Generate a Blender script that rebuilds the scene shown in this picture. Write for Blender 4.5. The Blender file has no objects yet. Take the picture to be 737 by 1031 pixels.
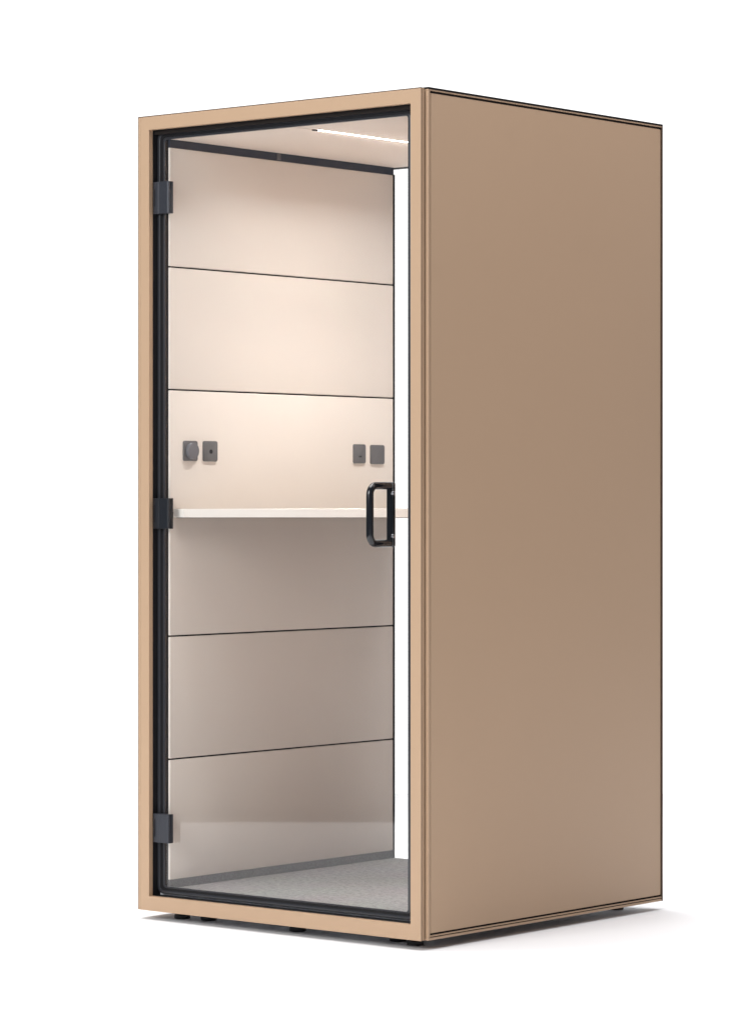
import bpy, bmesh, math
from mathutils import Vector, Matrix

scene = bpy.context.scene
COL = scene.collection
# booth coordinates: X along the front (0 = left), Y into depth (0 = front face), Z up from the bottom of the frame
OFF = Vector((-0.507, -0.540, 0.025))
W, XR, D, H, LIP = 1.004, 1.013, 1.087, 2.200, 0.0196

# ------------------------------------------------------------------ materials
def new_mat(name):
    m = bpy.data.materials.new(name); m.use_nodes = True
    nt = m.node_tree
    return m, nt, nt.nodes['Principled BSDF']

def surface(name, col, rough=0.5, metal=0.0, spec=0.5, noise_scale=60.0, col_var=0.04, rough_var=0.06, bump=0.0, bump_scale=None, coat=0.0):
    m, nt, b = new_mat(name)
    L = nt.links
    tc = nt.nodes.new('ShaderNodeTexCoord')
    n = nt.nodes.new('ShaderNodeTexNoise'); n.inputs['Scale'].default_value = noise_scale; n.inputs['Detail'].default_value = 5
    L.new(tc.outputs['Object'], n.inputs['Vector'])
    mix = nt.nodes.new('ShaderNodeMix'); mix.data_type = 'RGBA'
    mix.inputs[6].default_value = tuple(c * (1 - col_var) for c in col) + (1,)
    mix.inputs[7].default_value = tuple(min(1, c * (1 + col_var)) for c in col) + (1,)
    L.new(n.outputs['Fac'], mix.inputs[0]); L.new(mix.outputs[2], b.inputs['Base Color'])
    mr = nt.nodes.new('ShaderNodeMapRange')
    mr.inputs['To Min'].default_value = max(0.02, rough - rough_var); mr.inputs['To Max'].default_value = min(1, rough + rough_var)
    L.new(n.outputs['Fac'], mr.inputs['Value']); L.new(mr.outputs['Result'], b.inputs['Roughness'])
    b.inputs['Metallic'].default_value = metal
    b.inputs['Specular IOR Level'].default_value = spec
    b.inputs['Coat Weight'].default_value = coat
    if bump > 0:
        n2 = nt.nodes.new('ShaderNodeTexNoise'); n2.inputs['Scale'].default_value = bump_scale or noise_scale; n2.inputs['Detail'].default_value = 3
        L.new(tc.outputs['Object'], n2.inputs['Vector'])
        bp = nt.nodes.new('ShaderNodeBump'); bp.inputs['Strength'].default_value = bump; bp.inputs['Distance'].default_value = 0.001
        L.new(n2.outputs['Fac'], bp.inputs['Height']); L.new(bp.outputs['Normal'], b.inputs['Normal'])
    return m

TAN_C = (0.472, 0.320, 0.208)
M_TAN = surface('tan_paint', TAN_C, 0.42, spec=0.35, noise_scale=3.0, col_var=0.012, bump=0.10, bump_scale=900)
M_PANEL = surface('tan_panel_paint', TAN_C, 0.46, spec=0.35, noise_scale=1.6, col_var=0.018, bump=0.12, bump_scale=700)
M_BROWN = surface('bronze_groove', (0.085, 0.048, 0.027), 0.5, noise_scale=8)
M_SEAM = surface('dark_gap', (0.012, 0.009, 0.008), 0.7, spec=0.2, noise_scale=20)
M_BLACK = surface('black_rubber', (0.008, 0.008, 0.010), 0.55, spec=0.3, noise_scale=90)
M_FRAME = surface('graphite_metal', (0.026, 0.028, 0.034), 0.32, metal=0.0, spec=0.6, noise_scale=40)
M_HINGE_DARK_REFL = surface('hinge_dark_reflection', (0.010, 0.012, 0.016), 0.35, spec=0.5, noise_scale=120)  # darker copy of the hinge material, dark reflection put into its colour
M_VENT = surface('navy_vent_metal', (0.022, 0.026, 0.042), 0.5, noise_scale=40)
M_HINGE = surface('graphite_hinge', (0.038, 0.041, 0.051), 0.42, metal=0.3, noise_scale=120, bump=0.1, bump_scale=900)
M_HANDLE = surface('black_gloss_enamel', (0.006, 0.007, 0.010), 0.16, spec=0.6, noise_scale=60, rough_var=0.04)
M_STEEL = surface('steel_screw', (0.25, 0.25, 0.27), 0.25, metal=1.0, noise_scale=80)
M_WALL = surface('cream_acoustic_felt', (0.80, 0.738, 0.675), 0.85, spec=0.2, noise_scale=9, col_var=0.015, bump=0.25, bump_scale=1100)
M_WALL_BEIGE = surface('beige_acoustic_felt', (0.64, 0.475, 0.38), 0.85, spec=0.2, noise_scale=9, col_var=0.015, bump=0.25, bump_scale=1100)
M_CEIL = surface('cream_ceiling_felt', (0.76, 0.67, 0.595), 0.8, spec=0.25, noise_scale=9, col_var=0.015, bump=0.2, bump_scale=1100)
M_DESK = surface('white_laminate', (0.86, 0.825, 0.775), 0.4, spec=0.4, noise_scale=15, col_var=0.01)
M_UNDER = surface('added_dark_sheet', (0.13, 0.095, 0.075), 0.7, spec=0.2, noise_scale=25)  # for the dark sheet added below the desk
M_SLAB = surface('pale_galvanised_plate', (0.62, 0.63, 0.66), 0.6, noise_scale=12)
M_PLATE = surface('grey_plastic', (0.125, 0.122, 0.125), 0.5, spec=0.4, noise_scale=60)
M_KNOB = surface('grey_knob_plastic', (0.150, 0.150, 0.165), 0.45, spec=0.4, noise_scale=60)
M_FOOT = surface('black_foot_plastic', (0.010, 0.010, 0.012), 0.5, noise_scale=50)

def carpet_mat(name, col, sc):
    m, nt, b = new_mat(name); L = nt.links
    tc = nt.nodes.new('ShaderNodeTexCoord')
    n1 = nt.nodes.new('ShaderNodeTexNoise'); n1.inputs['Scale'].default_value = sc; n1.inputs['Detail'].default_value = 6; n1.inputs['Roughness'].default_value = 0.75
    n2 = nt.nodes.new('ShaderNodeTexNoise'); n2.inputs['Scale'].default_value = sc * 0.06; n2.inputs['Detail'].default_value = 3
    for n in (n1, n2): L.new(tc.outputs['Object'], n.inputs['Vector'])
    r = nt.nodes.new('ShaderNodeValToRGB')
    r.color_ramp.elements[0].position = 0.32; r.color_ramp.elements[0].color = tuple(c * 0.50 for c in col) + (1,)
    r.color_ramp.elements[1].position = 0.68; r.color_ramp.elements[1].color = tuple(c * 1.50 for c in col) + (1,)
    L.new(n1.outputs['Fac'], r.inputs['Fac'])
    mx = nt.nodes.new('ShaderNodeMix'); mx.data_type = 'RGBA'; mx.blend_type = 'MULTIPLY'; mx.inputs[0].default_value = 0.25
    L.new(r.outputs['Color'], mx.inputs[6]); L.new(n2.outputs['Color'], mx.inputs[7]); L.new(mx.outputs[2], b.inputs['Base Color'])
    b.inputs['Roughness'].default_value = 0.95; b.inputs['Specular IOR Level'].default_value = 0.1
    b.inputs['Sheen Weight'].default_value = 0.2
    bp = nt.nodes.new('ShaderNodeBump'); bp.inputs['Strength'].default_value = 0.8; bp.inputs['Distance'].default_value = 0.003
    L.new(n1.outputs['Fac'], bp.inputs['Height']); L.new(bp.outputs['Normal'], b.inputs['Normal'])
    return m
M_CARPET = carpet_mat('grey_loop_carpet', (0.265, 0.257, 0.252), 70)
M_SKIRT = carpet_mat('grey_carpet_skirting', (0.105, 0.103, 0.108), 190)

def glass_mat(name, tint):
    m = bpy.data.materials.new(name); m.use_nodes = True
    nt = m.node_tree; nt.nodes.clear(); L = nt.links
    o = nt.nodes.new('ShaderNodeOutputMaterial')
    t = nt.nodes.new('ShaderNodeBsdfTransparent'); t.inputs['Color'].default_value = tint + (1,)
    g = nt.nodes.new('ShaderNodeBsdfGlossy'); g.inputs['Roughness'].default_value = 0.03
    f = nt.nodes.new('ShaderNodeFresnel'); f.inputs['IOR'].default_value = 1.75
    mx = nt.nodes.new('ShaderNodeMixShader')
    # faces met from inside the pane use the same outside index so thin panes stay clear
    geo = nt.nodes.new('ShaderNodeNewGeometry')
    mi = nt.nodes.new('ShaderNodeMix'); mi.data_type = 'FLOAT'
    L.new(geo.outputs['Backfacing'], mi.inputs[0]); L.new(f.outputs['Fac'], mi.inputs[2]); mi.inputs[3].default_value = 0.0
    L.new(mi.outputs[0], mx.inputs[0])
    L.new(t.outputs[0], mx.inputs[1]); L.new(g.outputs[0], mx.inputs[2]); L.new(mx.outputs[0], o.inputs['Surface'])
    return m
M_GLASS = glass_mat('clear_door_glass', (0.988, 0.986, 0.984))

def emit_mat(name, col, s):
    m, nt, b = new_mat(name)
    b.inputs['Base Color'].default_value = (0.9, 0.9, 0.9, 1)
    b.inputs['Emission Color'].default_value = col + (1,); b.inputs['Emission Strength'].default_value = s
    return m
M_LED = emit_mat('led_diffuser', (1.0, 0.995, 0.98), 305.0)

# ------------------------------------------------------------------ mesh helpers
def box(bm, x0, x1, y0, y1, z0, z1, bev=0.0, seg=2, mi=0):
    r = bmesh.ops.create_cube(bm, size=1.0)
    vs = r['verts']
    bmesh.ops.scale(bm, vec=(x1 - x0, y1 - y0, z1 - z0), verts=vs)
    bmesh.ops.translate(bm, vec=((x0 + x1) / 2, (y0 + y1) / 2, (z0 + z1) / 2), verts=vs)
    fs = set(f for v in vs for f in v.link_faces)
    for f in fs: f.material_index = mi
    if bev > 0:
        es = list(set(e for v in vs for e in v.link_edges))
        q = bmesh.ops.bevel(bm, geom=es, offset=bev, segments=seg, profile=0.5, affect='EDGES')
        for f in q['faces']: f.material_index = mi

def rrect(x0, x1, z0, z1, r, n=6):
    if r <= 0: return [(x0, z0), (x1, z0), (x1, z1), (x0, z1)]
    pts = []
    for cx, cz, a0 in ((x1 - r, z0 + r, -90), (x1 - r, z1 - r, 0), (x0 + r, z1 - r, 90), (x0 + r, z0 + r, 180)):
        for k in range(n + 1):
            a = math.radians(a0 + 90 * k / n)
            pts.append((cx + r * math.cos(a), cz + r * math.sin(a)))
    return pts

def ring(bm, outer, inner, y0, y1, mi=0, chamfer=0.0):
    """frame between two loops of equal length, in the XZ plane, from y0 (front) to y1"""
    n = len(outer)
    def loop(p, y): return [bm.verts.new((a, y, b)) for a, b in p]
    of, ob, inf, inb = loop(outer, y0), loop(outer, y1), loop(inner, y0), loop(inner, y1)
    for i in range(n):
        j = (i + 1) % n
        for q in ((of[i], of[j], inf[j], inf[i]), (ob[j], ob[i], inb[i], inb[j]), (of[j], of[i], ob[i], ob[j]), (inf[i], inf[j], inb[j], inb[i])):
            f = bm.faces.new(q); f.material_index = mi
    if chamfer > 0:
        es = []
        for lp in (of, inf):
            for i in range(n):
                e = bm.edges.get((lp[i], lp[(i + 1) % n]))
                if e: es.append(e)
        bmesh.ops.bevel(bm, geom=es, offset=chamfer, segments=2, profile=0.5, affect='EDGES')

def prism(bm, poly, z0, z1, bev=0.0, mi=0):
    a = [bm.verts.new((x, y, z0)) for x, y in poly]; b = [bm.verts.new((x, y, z1)) for x, y in poly]
    n = len(poly)
    fs = [bm.faces.new(list(reversed(a))), bm.faces.new(b)]
    for i in range(n):
        j = (i + 1) % n
        fs.append(bm.faces.new((a[i], a[j], b[j], b[i])))
    for f in fs: f.material_index = mi
    if bev > 0:
        es = list(set(e for f in fs[:2] for e in f.edges))
        bmesh.ops.bevel(bm, geom=es, offset=bev, segments=2, profile=0.5, affect='EDGES')

def cyl(bm, c, r, length, axis='Z', n=32, r2=None, mi=0, bev=0.0):
    q = bmesh.ops.create_cone(bm, cap_ends=True, segments=n, radius1=r, radius2=r if r2 is None else r2, depth=length)
    vs = q['verts']
    if axis == 'Y': bmesh.ops.rotate(bm, cent=(0, 0, 0), matrix=Matrix.Rotation(math.radians(90), 3, 'X'), verts=vs)
    if axis == 'X': bmesh.ops.rotate(bm, cent=(0, 0, 0), matrix=Matrix.Rotation(math.radians(90), 3, 'Y'), verts=vs)
    bmesh.ops.translate(bm, vec=c, verts=vs)
    fs = set(f for v in vs for f in v.link_faces)
    for f in fs: f.material_index = mi
    if bev > 0:
        es = [e for f in fs if len(f.verts) > 4 for e in f.edges]
        bmesh.ops.bevel(bm, geom=list(set(es)), offset=bev, segments=2, profile=0.5, affect='EDGES')

def tube(bm, path, r, n=16, closed=False, mi=0):
    P = [Vector(p) for p in path]; m = len(P); rings = []
    up = Vector((1, 0, 0))                                    # paths lie in a plane of constant X
    for i in range(m):
        a = P[(i - 1) % m] if closed or i > 0 else P[i]; b = P[(i + 1) % m] if closed or i < m - 1 else P[i]
        t = (b - a).normalized(); s = t.cross(up).normalized()
        rings.append([bm.verts.new(P[i] + r * (math.cos(2 * math.pi * k / n) * up + math.sin(2 * math.pi * k / n) * s)) for k in range(n)])
    for i in range(m if closed else m - 1):
        A, B = rings[i], rings[(i + 1) % m]
        for k in range(n):
            f = bm.faces.new((A[k], A[(k + 1) % n], B[(k + 1) % n], B[k])); f.material_index = mi
    if not closed:
        for c in (rings[0], list(reversed(rings[-1]))):
            f = bm.faces.new(c); f.material_index = mi

def obj(name, bm, mats, parent=None, smooth=False, offset=True):
    bmesh.ops.recalc_face_normals(bm, faces=bm.faces)
    if offset: bmesh.ops.translate(bm, vec=OFF, verts=bm.verts)
    me = bpy.data.meshes.new(name); bm.to_mesh(me); bm.free()
    for m in (mats if isinstance(mats, (list, tuple)) else [mats]): me.materials.append(m)
    if smooth:
        for p in me.polygons: p.use_smooth = True
        me.set_sharp_from_angle(angle=math.radians(38))
    o = bpy.data.objects.new(name, me); COL.objects.link(o)
    if parent is not None: o.parent = parent
    return o
B = bmesh.new

# ------------------------------------------------------------------ the booth
booth = bpy.data.objects.new('office_phone_booth', None); COL.objects.link(booth)
booth.empty_display_size = 0.3
booth['label'] = 'tall tan one person office phone booth with glass door standing on white studio floor'
booth['category'] = 'phone booth'

# front frame: a thin tan face, a dark shadow joint and a second tan layer behind it
OPX0, OPX1, OPZ0, OPZ1 = 0.0421, 0.970, 0.040, 2.1617
bm = B(); ring(bm, rrect(.0094, W, 0, H - .0020, 0), rrect(OPX0, OPX1, OPZ0, OPZ1, 0), 0.0, 0.0035, chamfer=0.0006); front = obj('front_frame', bm, M_TAN, booth)
bm = B(); box(bm, .0020, .0087, 0.0003, 0.0035, .0004, H - .0022, .0004); obj('edge_strip', bm, M_TAN, front)
bm = B(); ring(bm, rrect(-.0012, W - .0008, 0.0003, H + .0010, 0), rrect(OPX0 - .0036, OPX1 + .0036, OPZ0 - .0036, OPZ1 + .0036, 0), 0.0036, 0.0060); box(bm, -.0008, .0019, .0014, .0035, .0004, H + .0008); box(bm, .00205, W - .002, .0014, .0035, H - .0019, H + .0008); box(bm, .0088, .0093, .0016, .0035, .0006, H - .0022); obj('shadow_joint', bm, M_BROWN, front)
bm = B(); ring(bm, rrect(0.001, W - .0004, 0.0005, H - .0005, 0), rrect(OPX0, OPX1, OPZ0, OPZ1, 0), 0.0061, 0.0150, chamfer=0.0006); ring(bm, rrect(OPX0 - .0034, OPX1 + .0034, OPZ0 - .0034, OPZ1 + .0034, 0), rrect(OPX0 + .0001, OPX1 - .0001, OPZ0 + .0001, OPZ1 - .0001, 0), 0.00355, 0.00605); obj('frame_return', bm, M_TAN, front)
bm = B(); ring(bm, rrect(0.004, W - .0035, 0.003, H - .003, 0), rrect(.0255, .9885, .0255, 2.1785, 0), 0.0151, LIP - .0002); obj('recessed_joint', bm, M_BROWN, front)

# outer shell: rails, side walls, roof, plinth
bm = B()
for x0, x1 in ((XR - .030, XR), (-.009, .021)):
    box(bm, x0, x1, LIP, D - .006, H - .0062, H - .0030, .0005)              # top rail
    box(bm, x0, x1, LIP, D - .006, 0.0, 0.0064, .0008)                        # bottom rail
    box(bm, x0, x1 - .0003, LIP + .009, D - .006, 0.0090, 0.0124, .0005)       # bead above it
box(bm, XR - .0300, XR - .0002, LIP, LIP + .0085, 0.0066, H - .0064, .0012)     # front posts
box(bm, -.0088, .021, LIP, LIP + .0085, 0.0066, H - .0064, .0012)
obj('corner_rails', bm, M_TAN, booth)
bm = B(); box(bm, XR - .052, XR - .0010, LIP + .0112, D - .0085, 0.0172, H - .0118, .0030, 3); obj('side_panel', bm, M_PANEL, booth, True)
bm = B(); box(bm, -.008, .0262, LIP + .0112, D - .0085, 0.0172, H - .0118, .0030, 3); obj('side_panel', bm, M_PANEL, booth, True)
bm = B()
box(bm, XR - .0500, XR - .0045, LIP + .0088, D - .0062, 0.0062, H - .0060)
box(bm, -.0045, .0235, LIP + .0088, D - .0062, 0.0062, H - .0060)
obj('seam_core', bm, M_SEAM, booth)
bm = B(); box(bm, -.0095, XR + .0005, LIP + .0004, D, H - .0029, H + .0026, .0006); obj('roof_edge', bm, M_SEAM, booth)
bm = B()
box(bm, XR - .05, XR + .0006, D - .0058, D, 0, H - .0031, .001)
box(bm, -.0096, .0250, D - .0058, D, 0, H - .0031, .001)
obj('rear_edge', bm, M_BROWN, booth)
bm = B(); box(bm, 0.03, XR - .034, LIP + .001, D - .03, 2.150, H - .0037); obj('roof_slab', bm, M_SEAM, booth)
bm = B(); box(bm, 0.0268, XR - .053, LIP + .026, D - .012, 0.030, 0.048); obj('floor_slab', bm, M_SLAB, booth)

# interior wall with six felt-covered panels and dark joints
WX, YF, YB = 0.080, 0.0445, 1.0285
bm = B(); box(bm, .0268, WX - .006, YF - .002, YB, 0.062, 2.149); obj('wall_core', bm, M_SEAM, booth)
zs = [0.0815, 0.4178, 0.7592, 1.1010, 1.4432, 1.7838, 2.1165]
for a, b in zip(zs[:-1], zs[1:]):
    bm = B(); box(bm, WX - .020, WX, YF, YB - .004, a + .0022, b - .0022, .0022, 3); obj('wall_panel', bm, M_WALL, booth, True)
# opposite interior wall, same make
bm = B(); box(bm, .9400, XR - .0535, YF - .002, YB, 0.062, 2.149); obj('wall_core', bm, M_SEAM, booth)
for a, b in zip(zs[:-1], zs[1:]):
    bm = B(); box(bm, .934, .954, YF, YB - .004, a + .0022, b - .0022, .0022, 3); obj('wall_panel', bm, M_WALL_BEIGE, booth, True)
# vent gap under the ceiling, with a small clip
bm = B(); box(bm, WX - .0065, WX - .001, YF, YB - .002, 2.1150, 2.1490)
vent = obj('air_vent', bm, M_VENT, booth)
bm = B(); box(bm, WX - .003, WX + .001, .494, .510, 2.117, 2.139, .001); obj('clip', bm, M_PLATE, vent)

# ceiling panel, its slot and the lit strip
CZ = 2.1365
LX, LW = 0.537, 0.0036
bm = B()
box(bm, WX + .001, LX - LW - .0012, YF, YB - .003, CZ, 2.1495, .002, 2)
box(bm, LX + LW + .0012, .933, YF, YB - .003, CZ, 2.1495, .002, 2)
box(bm, LX - LW - .0011, LX - .002, YF, .118, CZ, 2.1494, .0006)
box(bm, LX + .002, LX + LW + .0011, YF, .118, CZ, 2.1494, .0006)
ceil = obj('ceiling_panel', bm, M_CEIL, booth, True)
bm = B(); box(bm, LX - LW, LX + LW, .138, .985, CZ + .0028, 2.149); lamp = obj('ceiling_light', bm, M_LED, booth)
bm = B(); box(bm, LX - LW, LX + LW, .1185, .1375, CZ - .003, 2.146, .001); obj('end_cap', bm, M_BLACK, lamp)

# carpet and skirting
bm = B(); box(bm, WX - .004, .938, .046, YB - .001, 0.0485, 0.0600); obj('carpet', bm, M_CARPET, booth)
bm = B()
box(bm, WX - .0045, WX - .0008, YF, YB - .003, 0.0602, 0.0835)
obj('skirting', bm, M_SKIRT, booth)
bm = B(); box(bm, .9348, .9385, YF, YB - .003, 0.0602, 0.0835); obj('skirting', bm, M_SKIRT, booth)

# desk along the left wall with a slanting edge that starts narrow at the door
def arc(cx, cy, r, a0, a1, n=8):
    return [(cx + r * math.cos(math.radians(a0 + (a1 - a0) * k / n)), cy + r * math.sin(math.radians(a0 + (a1 - a0) * k / n))) for k in range(n + 1)]
poly = [(WX + .0005, .058), (.120, .058)] + arc(.500, .545, .080, -47, 0, 10) + [(.580, 1.0235), (WX + .0005, 1.0235)]
bm = B(); prism(bm, poly, 1.0885, 1.1124, .0015); desk = obj('desk', bm, M_DESK, booth)
inner = [(WX + .003, .068), (.119, .068)] + arc(.490, .545, .080, -47, 0, 10) + [(.570, 1.0195), (WX + .003, 1.0195)]
bm = B(); prism(bm, inner, 1.0868, 1.0883); obj('added_underside', bm, M_UNDER, desk)  # unseen dark sheet, added to deepen the shade under the desk

# four wall plates above the desk
def plate(name, y0, y1, z0, z1, label=None):
    bm = B()
    pts = rrect(y0, y1, z0, z1, .005, 5)
    a = [bm.verts.new((WX + .0002, p, q)) for p, q in pts]; b = [bm.verts.new((WX + .0052, p, q)) for p, q in pts]
    n = len(pts); top = bm.faces.new(b); bm.faces.new(list(reversed(a)))
    for i in range(n): bm.faces.new((a[i], a[(i + 1) % n], b[(i + 1) % n], b[i]))
    bmesh.ops.bevel(bm, geom=list(top.edges), offset=.0012, segments=2, profile=.5, affect='EDGES')
    o = obj(name, bm, M_PLATE, booth, True)
    if label: o['label'] = label
    return o
dim = plate('dimmer_switch', .0964, .1522, 1.2460, 1.3020, 'grey wall plate with a round dimmer knob')
bm = B(); cyl(bm, (WX + .0052 + .0058, .1245, 1.274), .0222, .0115, 'X', 40, bev=.0015); obj('knob', bm, M_KNOB, dim, True)
sk = plate('wall_socket', .178, .2346, 1.2452, 1.3025, 'grey wall plate with one dark round hole')
bm = B(); cyl(bm, (WX + .0055, .2070, 1.2730), .0062, .0012, 'X', 20); obj('socket_hole', bm, M_BLACK, sk)
sk = plate('wall_socket', .8338, .8882, 1.2460, 1.3025, 'narrow grey wall plate with a tiny dark mark')
bm = B()
box(bm, WX + .0049, WX + .0057, .8570, .8605, 1.2640, 1.2685); box(bm, WX + .0049, WX + .0057, .8640, .8675, 1.2640, 1.2685)
obj('socket_hole', bm, M_BLACK, sk)
plate('blank_plate', .9133, .9759, 1.2445, 1.3015, 'plain grey blank wall plate by the rear glass')

# back glass and its frame
bm = B(); ring(bm, rrect(.0266, XR - .0535, .0500, 2.148, 0), rrect(.0300, .956, .0535, 2.1375, 0), YB + .001, D - .012); back = obj('rear_frame', bm, M_SEAM, booth)
bm = B(); box(bm, .0303, .9557, 1.036, 1.044, .0538, 2.1372, mi=0); obj('rear_glass', bm, M_GLASS, booth)
bm = B(); box(bm, WX - .0030, WX + .0018, YB - .0068, YB + .0009, .0605, 2.1160); obj('rear_gasket', bm, M_BLACK, booth)

# door: black channel, graphite rim with rounded corners, gasket, clear pane
bm = B(); ring(bm, rrect(.026, .988, .026, 2.178, 0), rrect(OPX0 + .0010, OPX1 - .0010, OPZ0 + .0008, OPZ1 - .0008, 0), 0.0152, 0.0440); obj('door_frame', bm, M_BLACK, booth)
door = bpy.data.objects.new('door', None); COL.objects.link(door); door.parent = booth
DX0, DX1, DZ0, DZ1 = OPX0 + .0016, OPX1 - .0016, OPZ0 + .006, OPZ1 - .004
bm = B(); ring(bm, rrect(DX0, DX1, DZ0, DZ1, .020, 8), rrect(DX0 + .0095, DX1 - .0095, DZ0 + .0085, DZ1 - .0085, .013, 8), 0.0325, 0.0430, chamfer=.0012); obj('rim', bm, M_FRAME, door, True)
bm = B(); ring(bm, rrect(DX0 + .0096, DX1 - .0096, DZ0 + .0086, DZ1 - .0086, .013, 8), rrect(DX0 + .0195, DX1 - .0255, DZ0 + .0165, DZ1 - .0165, .010, 8), 0.0350, 0.0430); obj('gasket', bm, M_BLACK, door, True)
bm = B(); ring(bm, rrect(DX0 + .0196, DX1 - .0256, DZ0 + .0166, DZ1 - .0166, .010, 8), rrect(DX0 + .0258, DX1 - .0345, DZ0 + .0200, DZ1 - .0215, .008, 8), 0.0340, 0.0430, chamfer=.001); obj('inner_bead', bm, M_FRAME, door, True)
bm = B(); box(bm, DX0 + .020, DX1 - .020, .0362, .0418, DZ0 + .017, DZ1 - .017); obj('glass_pane', bm, M_GLASS, door)

# hinges: a block clamped on the pane with a barrel on the frame side and a slot
def hinge(z0, z1, mat, label=None):
    bm = B()
    prof = [(.0440, .0305), (.0440, .0185), (.0455, .0145), (.0490, .0125), (.0640, .0118), (.0690, .0128), (.0705, .0122), (.1005, .0112), (.1050, .0125), (.1050, .0200), (.1035, .0205), (.1035, .0225), (.1050, .0230), (.1050, .0305)]
    prism(bm, prof, z0, z1, .0006)
    h = obj('hinge', bm, mat, door)
    if label: h['label'] = label
    bm = B(); zc = (z0 + z1) / 2; box(bm, .0520, .0545, .0112, .0130, zc - .024, zc + .024); obj('slot', bm, M_BLACK, h)
hinge(1.9290, 2.0175, M_HINGE); hinge(1.0575, 1.1420, M_HINGE_DARK_REFL, 'hinge at the middle of the door, dark reflection painted in'); hinge(.1890, .2685, M_HINGE)

# D-shaped pull handle: bent bar standing off the pane, backing bar on the pane, two screws
HX, HY0, HY1, HZ0, HZ1, HR = .8815, -.0570, .0300, 1.0238, 1.1738, .0098
pts = []
c = .023
def corner(cy, cz, a0, a1):
    return [(HX, cy + c * math.cos(math.radians(a0 + (a1 - a0) * k / 5)), cz + c * math.sin(math.radians(a0 + (a1 - a0) * k / 5))) for k in range(6)]
pts = [(HX, .0345, HZ1)] + corner(HY0 + c, HZ1 - c, 90, 180) + corner(HY0 + c, HZ0 + c, 180, 270) + [(HX, .0345, HZ0)]
bm = B(); tube(bm, pts, HR, 18)
box(bm, HX - .0125, HX + .0125, .0240, .0348, HZ0 - .009, HZ1 + .009, .004, 3)
handle = obj('handle', bm, M_HANDLE, door, True)
for z in (HZ0 + .0185, HZ1 - .0185):
    bm = B(); bmesh.ops.create_uvsphere(bm, u_segments=16, v_segments=10, radius=.0062); bmesh.ops.translate(bm, vec=(HX + .0105, .0245, z), verts=bm.verts); obj('screw', bm, M_STEEL, handle, True)

# levelling feet
for x, y in ((.095, .078), (.176, .098), (.513, .085), (.842, .108), (.923, .079), (.908, 1.005), (.095, 1.005)):
    bm = B()
    cyl(bm, (x, y, -.0190), .0225, .0120, 'Z', 32, bev=.003)
    cyl(bm, (x, y, -.0045), .0100, .0170, 'Z', 20)
    obj('levelling_foot', bm, M_FOOT, booth, True)

# ------------------------------------------------------------------ the studio floor (a white sheet that ends in front of the booth)
m, nt, b = new_mat('white_studio_floor'); L = nt.links
tc = nt.nodes.new('ShaderNodeTexCoord'); n = nt.nodes.new('ShaderNodeTexNoise'); n.inputs['Scale'].default_value = 2.5; n.inputs['Detail'].default_value = 4
L.new(tc.outputs['Object'], n.inputs['Vector'])
mx = nt.nodes.new('ShaderNodeMix'); mx.data_type = 'RGBA'; mx.inputs[6].default_value = (.895, .90, .915, 1); mx.inputs[7].default_value = (.905, .91, .925, 1)
L.new(n.outputs['Fac'], mx.inputs[0]); L.new(mx.outputs[2], b.inputs['Base Color'])
b.inputs['Roughness'].default_value = 0.75; b.inputs['Specular IOR Level'].default_value = 0.2
nrm = Vector((.638, .770, 0)); tan = Vector((-.770, .638, 0)); p0 = Vector((-1.2, -2.36, 0)) + Vector((OFF.x, OFF.y, 0))
bm = B()
vs = [bm.verts.new(Vector((x, y, 0)) + Vector((OFF.x, OFF.y, 0))) for x, y in ((9.58, -11.29), (12.5, -2.0), (5.01, 9.04), (-4.98, 0.77))]
bm.faces.new(list(reversed(vs)))
bmesh.ops.recalc_face_normals(bm, faces=bm.faces)
fl = obj('floor', bm, m, None, offset=False)
if fl.data.polygons[0].normal.z < 0: fl.data.flip_normals()
fl['kind'] = 'structure'

# ------------------------------------------------------------------ camera
YAW = 0.691564
cd = bpy.data.cameras.new('camera'); cam = bpy.data.objects.new('camera', cd); COL.objects.link(cam)
cam.location = Vector((6.12102, -6.40104, 1.13454)) + OFF
cam.rotation_euler = (math.pi / 2, 0, YAW)
cd.sensor_fit = 'VERTICAL'; cd.sensor_height = 36.0; cd.lens = 3202.6 / 1031 * 36.0
cd.shift_y = -(515.5 - 504.31) / 1031
cd.clip_start = 0.1; cd.clip_end = 500
scene.camera = cam

# ------------------------------------------------------------------ light: white studio backdrop all round behind, dim hall in front, softboxes
BACK, DIM = 1.40, 0.16
w = bpy.data.worlds.new('World'); scene.world = w; w.use_nodes = True
nt = w.node_tree; L = nt.links; bg = nt.nodes['Background']
tc = nt.nodes.new('ShaderNodeTexCoord')
dt = nt.nodes.new('ShaderNodeVectorMath'); dt.operation = 'DOT_PRODUCT'; dt.inputs[1].default_value = (-math.sin(YAW), math.cos(YAW), 0)
L.new(tc.outputs['Generated'], dt.inputs[0])
mr = nt.nodes.new('ShaderNodeMapRange'); mr.interpolation_type = 'SMOOTHSTEP'
mr.inputs['From Min'].default_value = 0.55; mr.inputs['From Max'].default_value = 0.90
mr.inputs['To Min'].default_value = DIM; mr.inputs['To Max'].default_value = BACK
L.new(dt.outputs['Value'], mr.inputs['Value']); L.new(mr.outputs['Result'], bg.inputs['Strength'])
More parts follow.
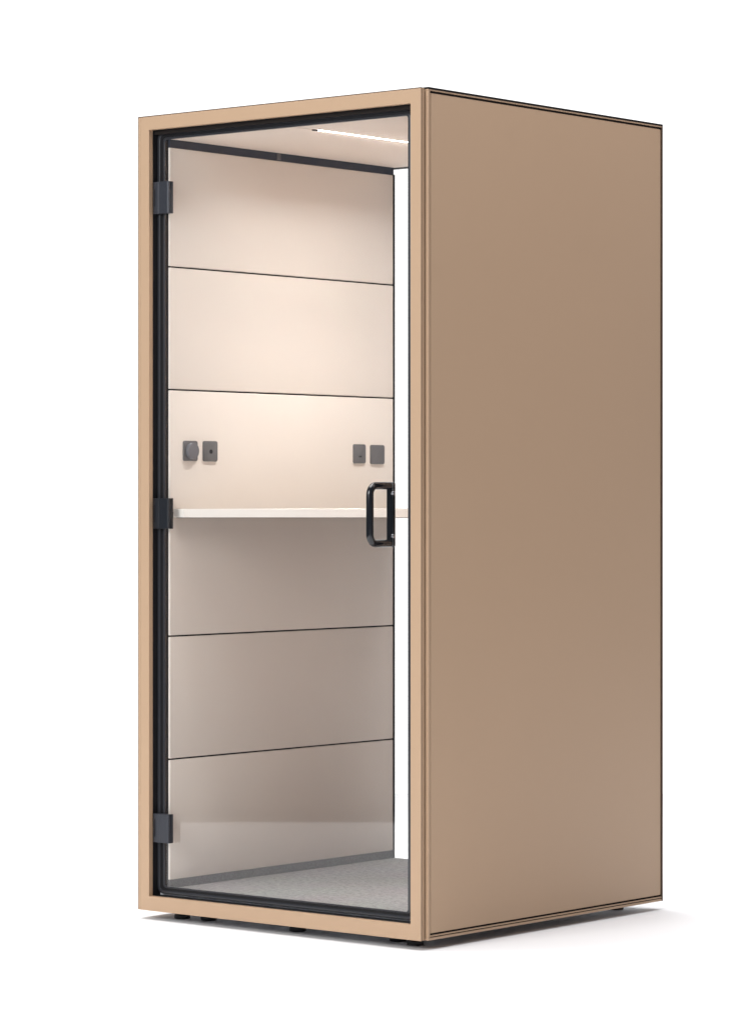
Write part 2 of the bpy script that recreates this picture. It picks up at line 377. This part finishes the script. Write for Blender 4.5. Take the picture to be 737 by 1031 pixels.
cm = nt.nodes.new('ShaderNodeMix'); cm.data_type = 'RGBA'; cm.inputs[6].default_value = (0.88, 0.95, 1.10, 1); cm.inputs[7].default_value = (1, 1, 1, 1)
m01 = nt.nodes.new('ShaderNodeMapRange'); m01.inputs['From Min'].default_value = 0.25; m01.inputs['From Max'].default_value = 0.70
L.new(dt.outputs['Value'], m01.inputs['Value']); L.new(m01.outputs['Result'], cm.inputs[0]); L.new(cm.outputs[2], bg.inputs['Color'])

def softbox(name, loc, target, sx, sy, power, col):
    ld = bpy.data.lights.new(name, 'AREA'); ld.shape = 'RECTANGLE'; ld.size = sx; ld.size_y = sy; ld.energy = power; ld.color = col
    o = bpy.data.objects.new(name, ld); COL.objects.link(o); o.location = loc
    o.rotation_euler = (Vector(target) - Vector(loc)).to_track_quat('-Z', 'Y').to_euler()
    return o
softbox('softbox', (0.0, -6.5, 3.4), (0, -.3, 1.0), 2.4, 2.4, 265, (0.99, 1.0, 1.0))
softbox('overhead_softbox', (-0.9, -0.4, 6.8), (-0.9, -0.4, 0), 5.6, 5.6, 745, (1.0, 0.985, 0.965))

# added hidden area lamp below the strip, brightens desk and wall above it
ld = bpy.data.lights.new('added_strip_fill', 'AREA'); ld.shape = 'RECTANGLE'; ld.size = .012; ld.size_y = .84; ld.energy = 4.1; ld.color = (1.0, 1.0, 0.99); ld.spread = math.radians(92)
lo = bpy.data.objects.new('added_strip_fill', ld); COL.objects.link(lo); lo.location = Vector((LX, .5615, CZ - .001)) + OFF
softbox('side_softbox', (2.8, 0.7, 4.5), (1.0, 0.5, 2.0), 1.6, 1.6, 42, (1.0, 0.96, 1.0))

# ------------------------------------------------------------------ render settings
scene.render.engine = 'CYCLES'
scene.cycles.use_denoising = True
scene.cycles.max_bounces = 12; scene.cycles.diffuse_bounces = 6; scene.cycles.transparent_max_bounces = 16
scene.cycles.sample_clamp_indirect = 6.0
scene.view_settings.view_transform = 'Standard'; scene.view_settings.look = 'None'
scene.view_settings.exposure = 0.0; scene.view_settings.gamma = 1.0; scene.view_settings.use_curve_mapping = False
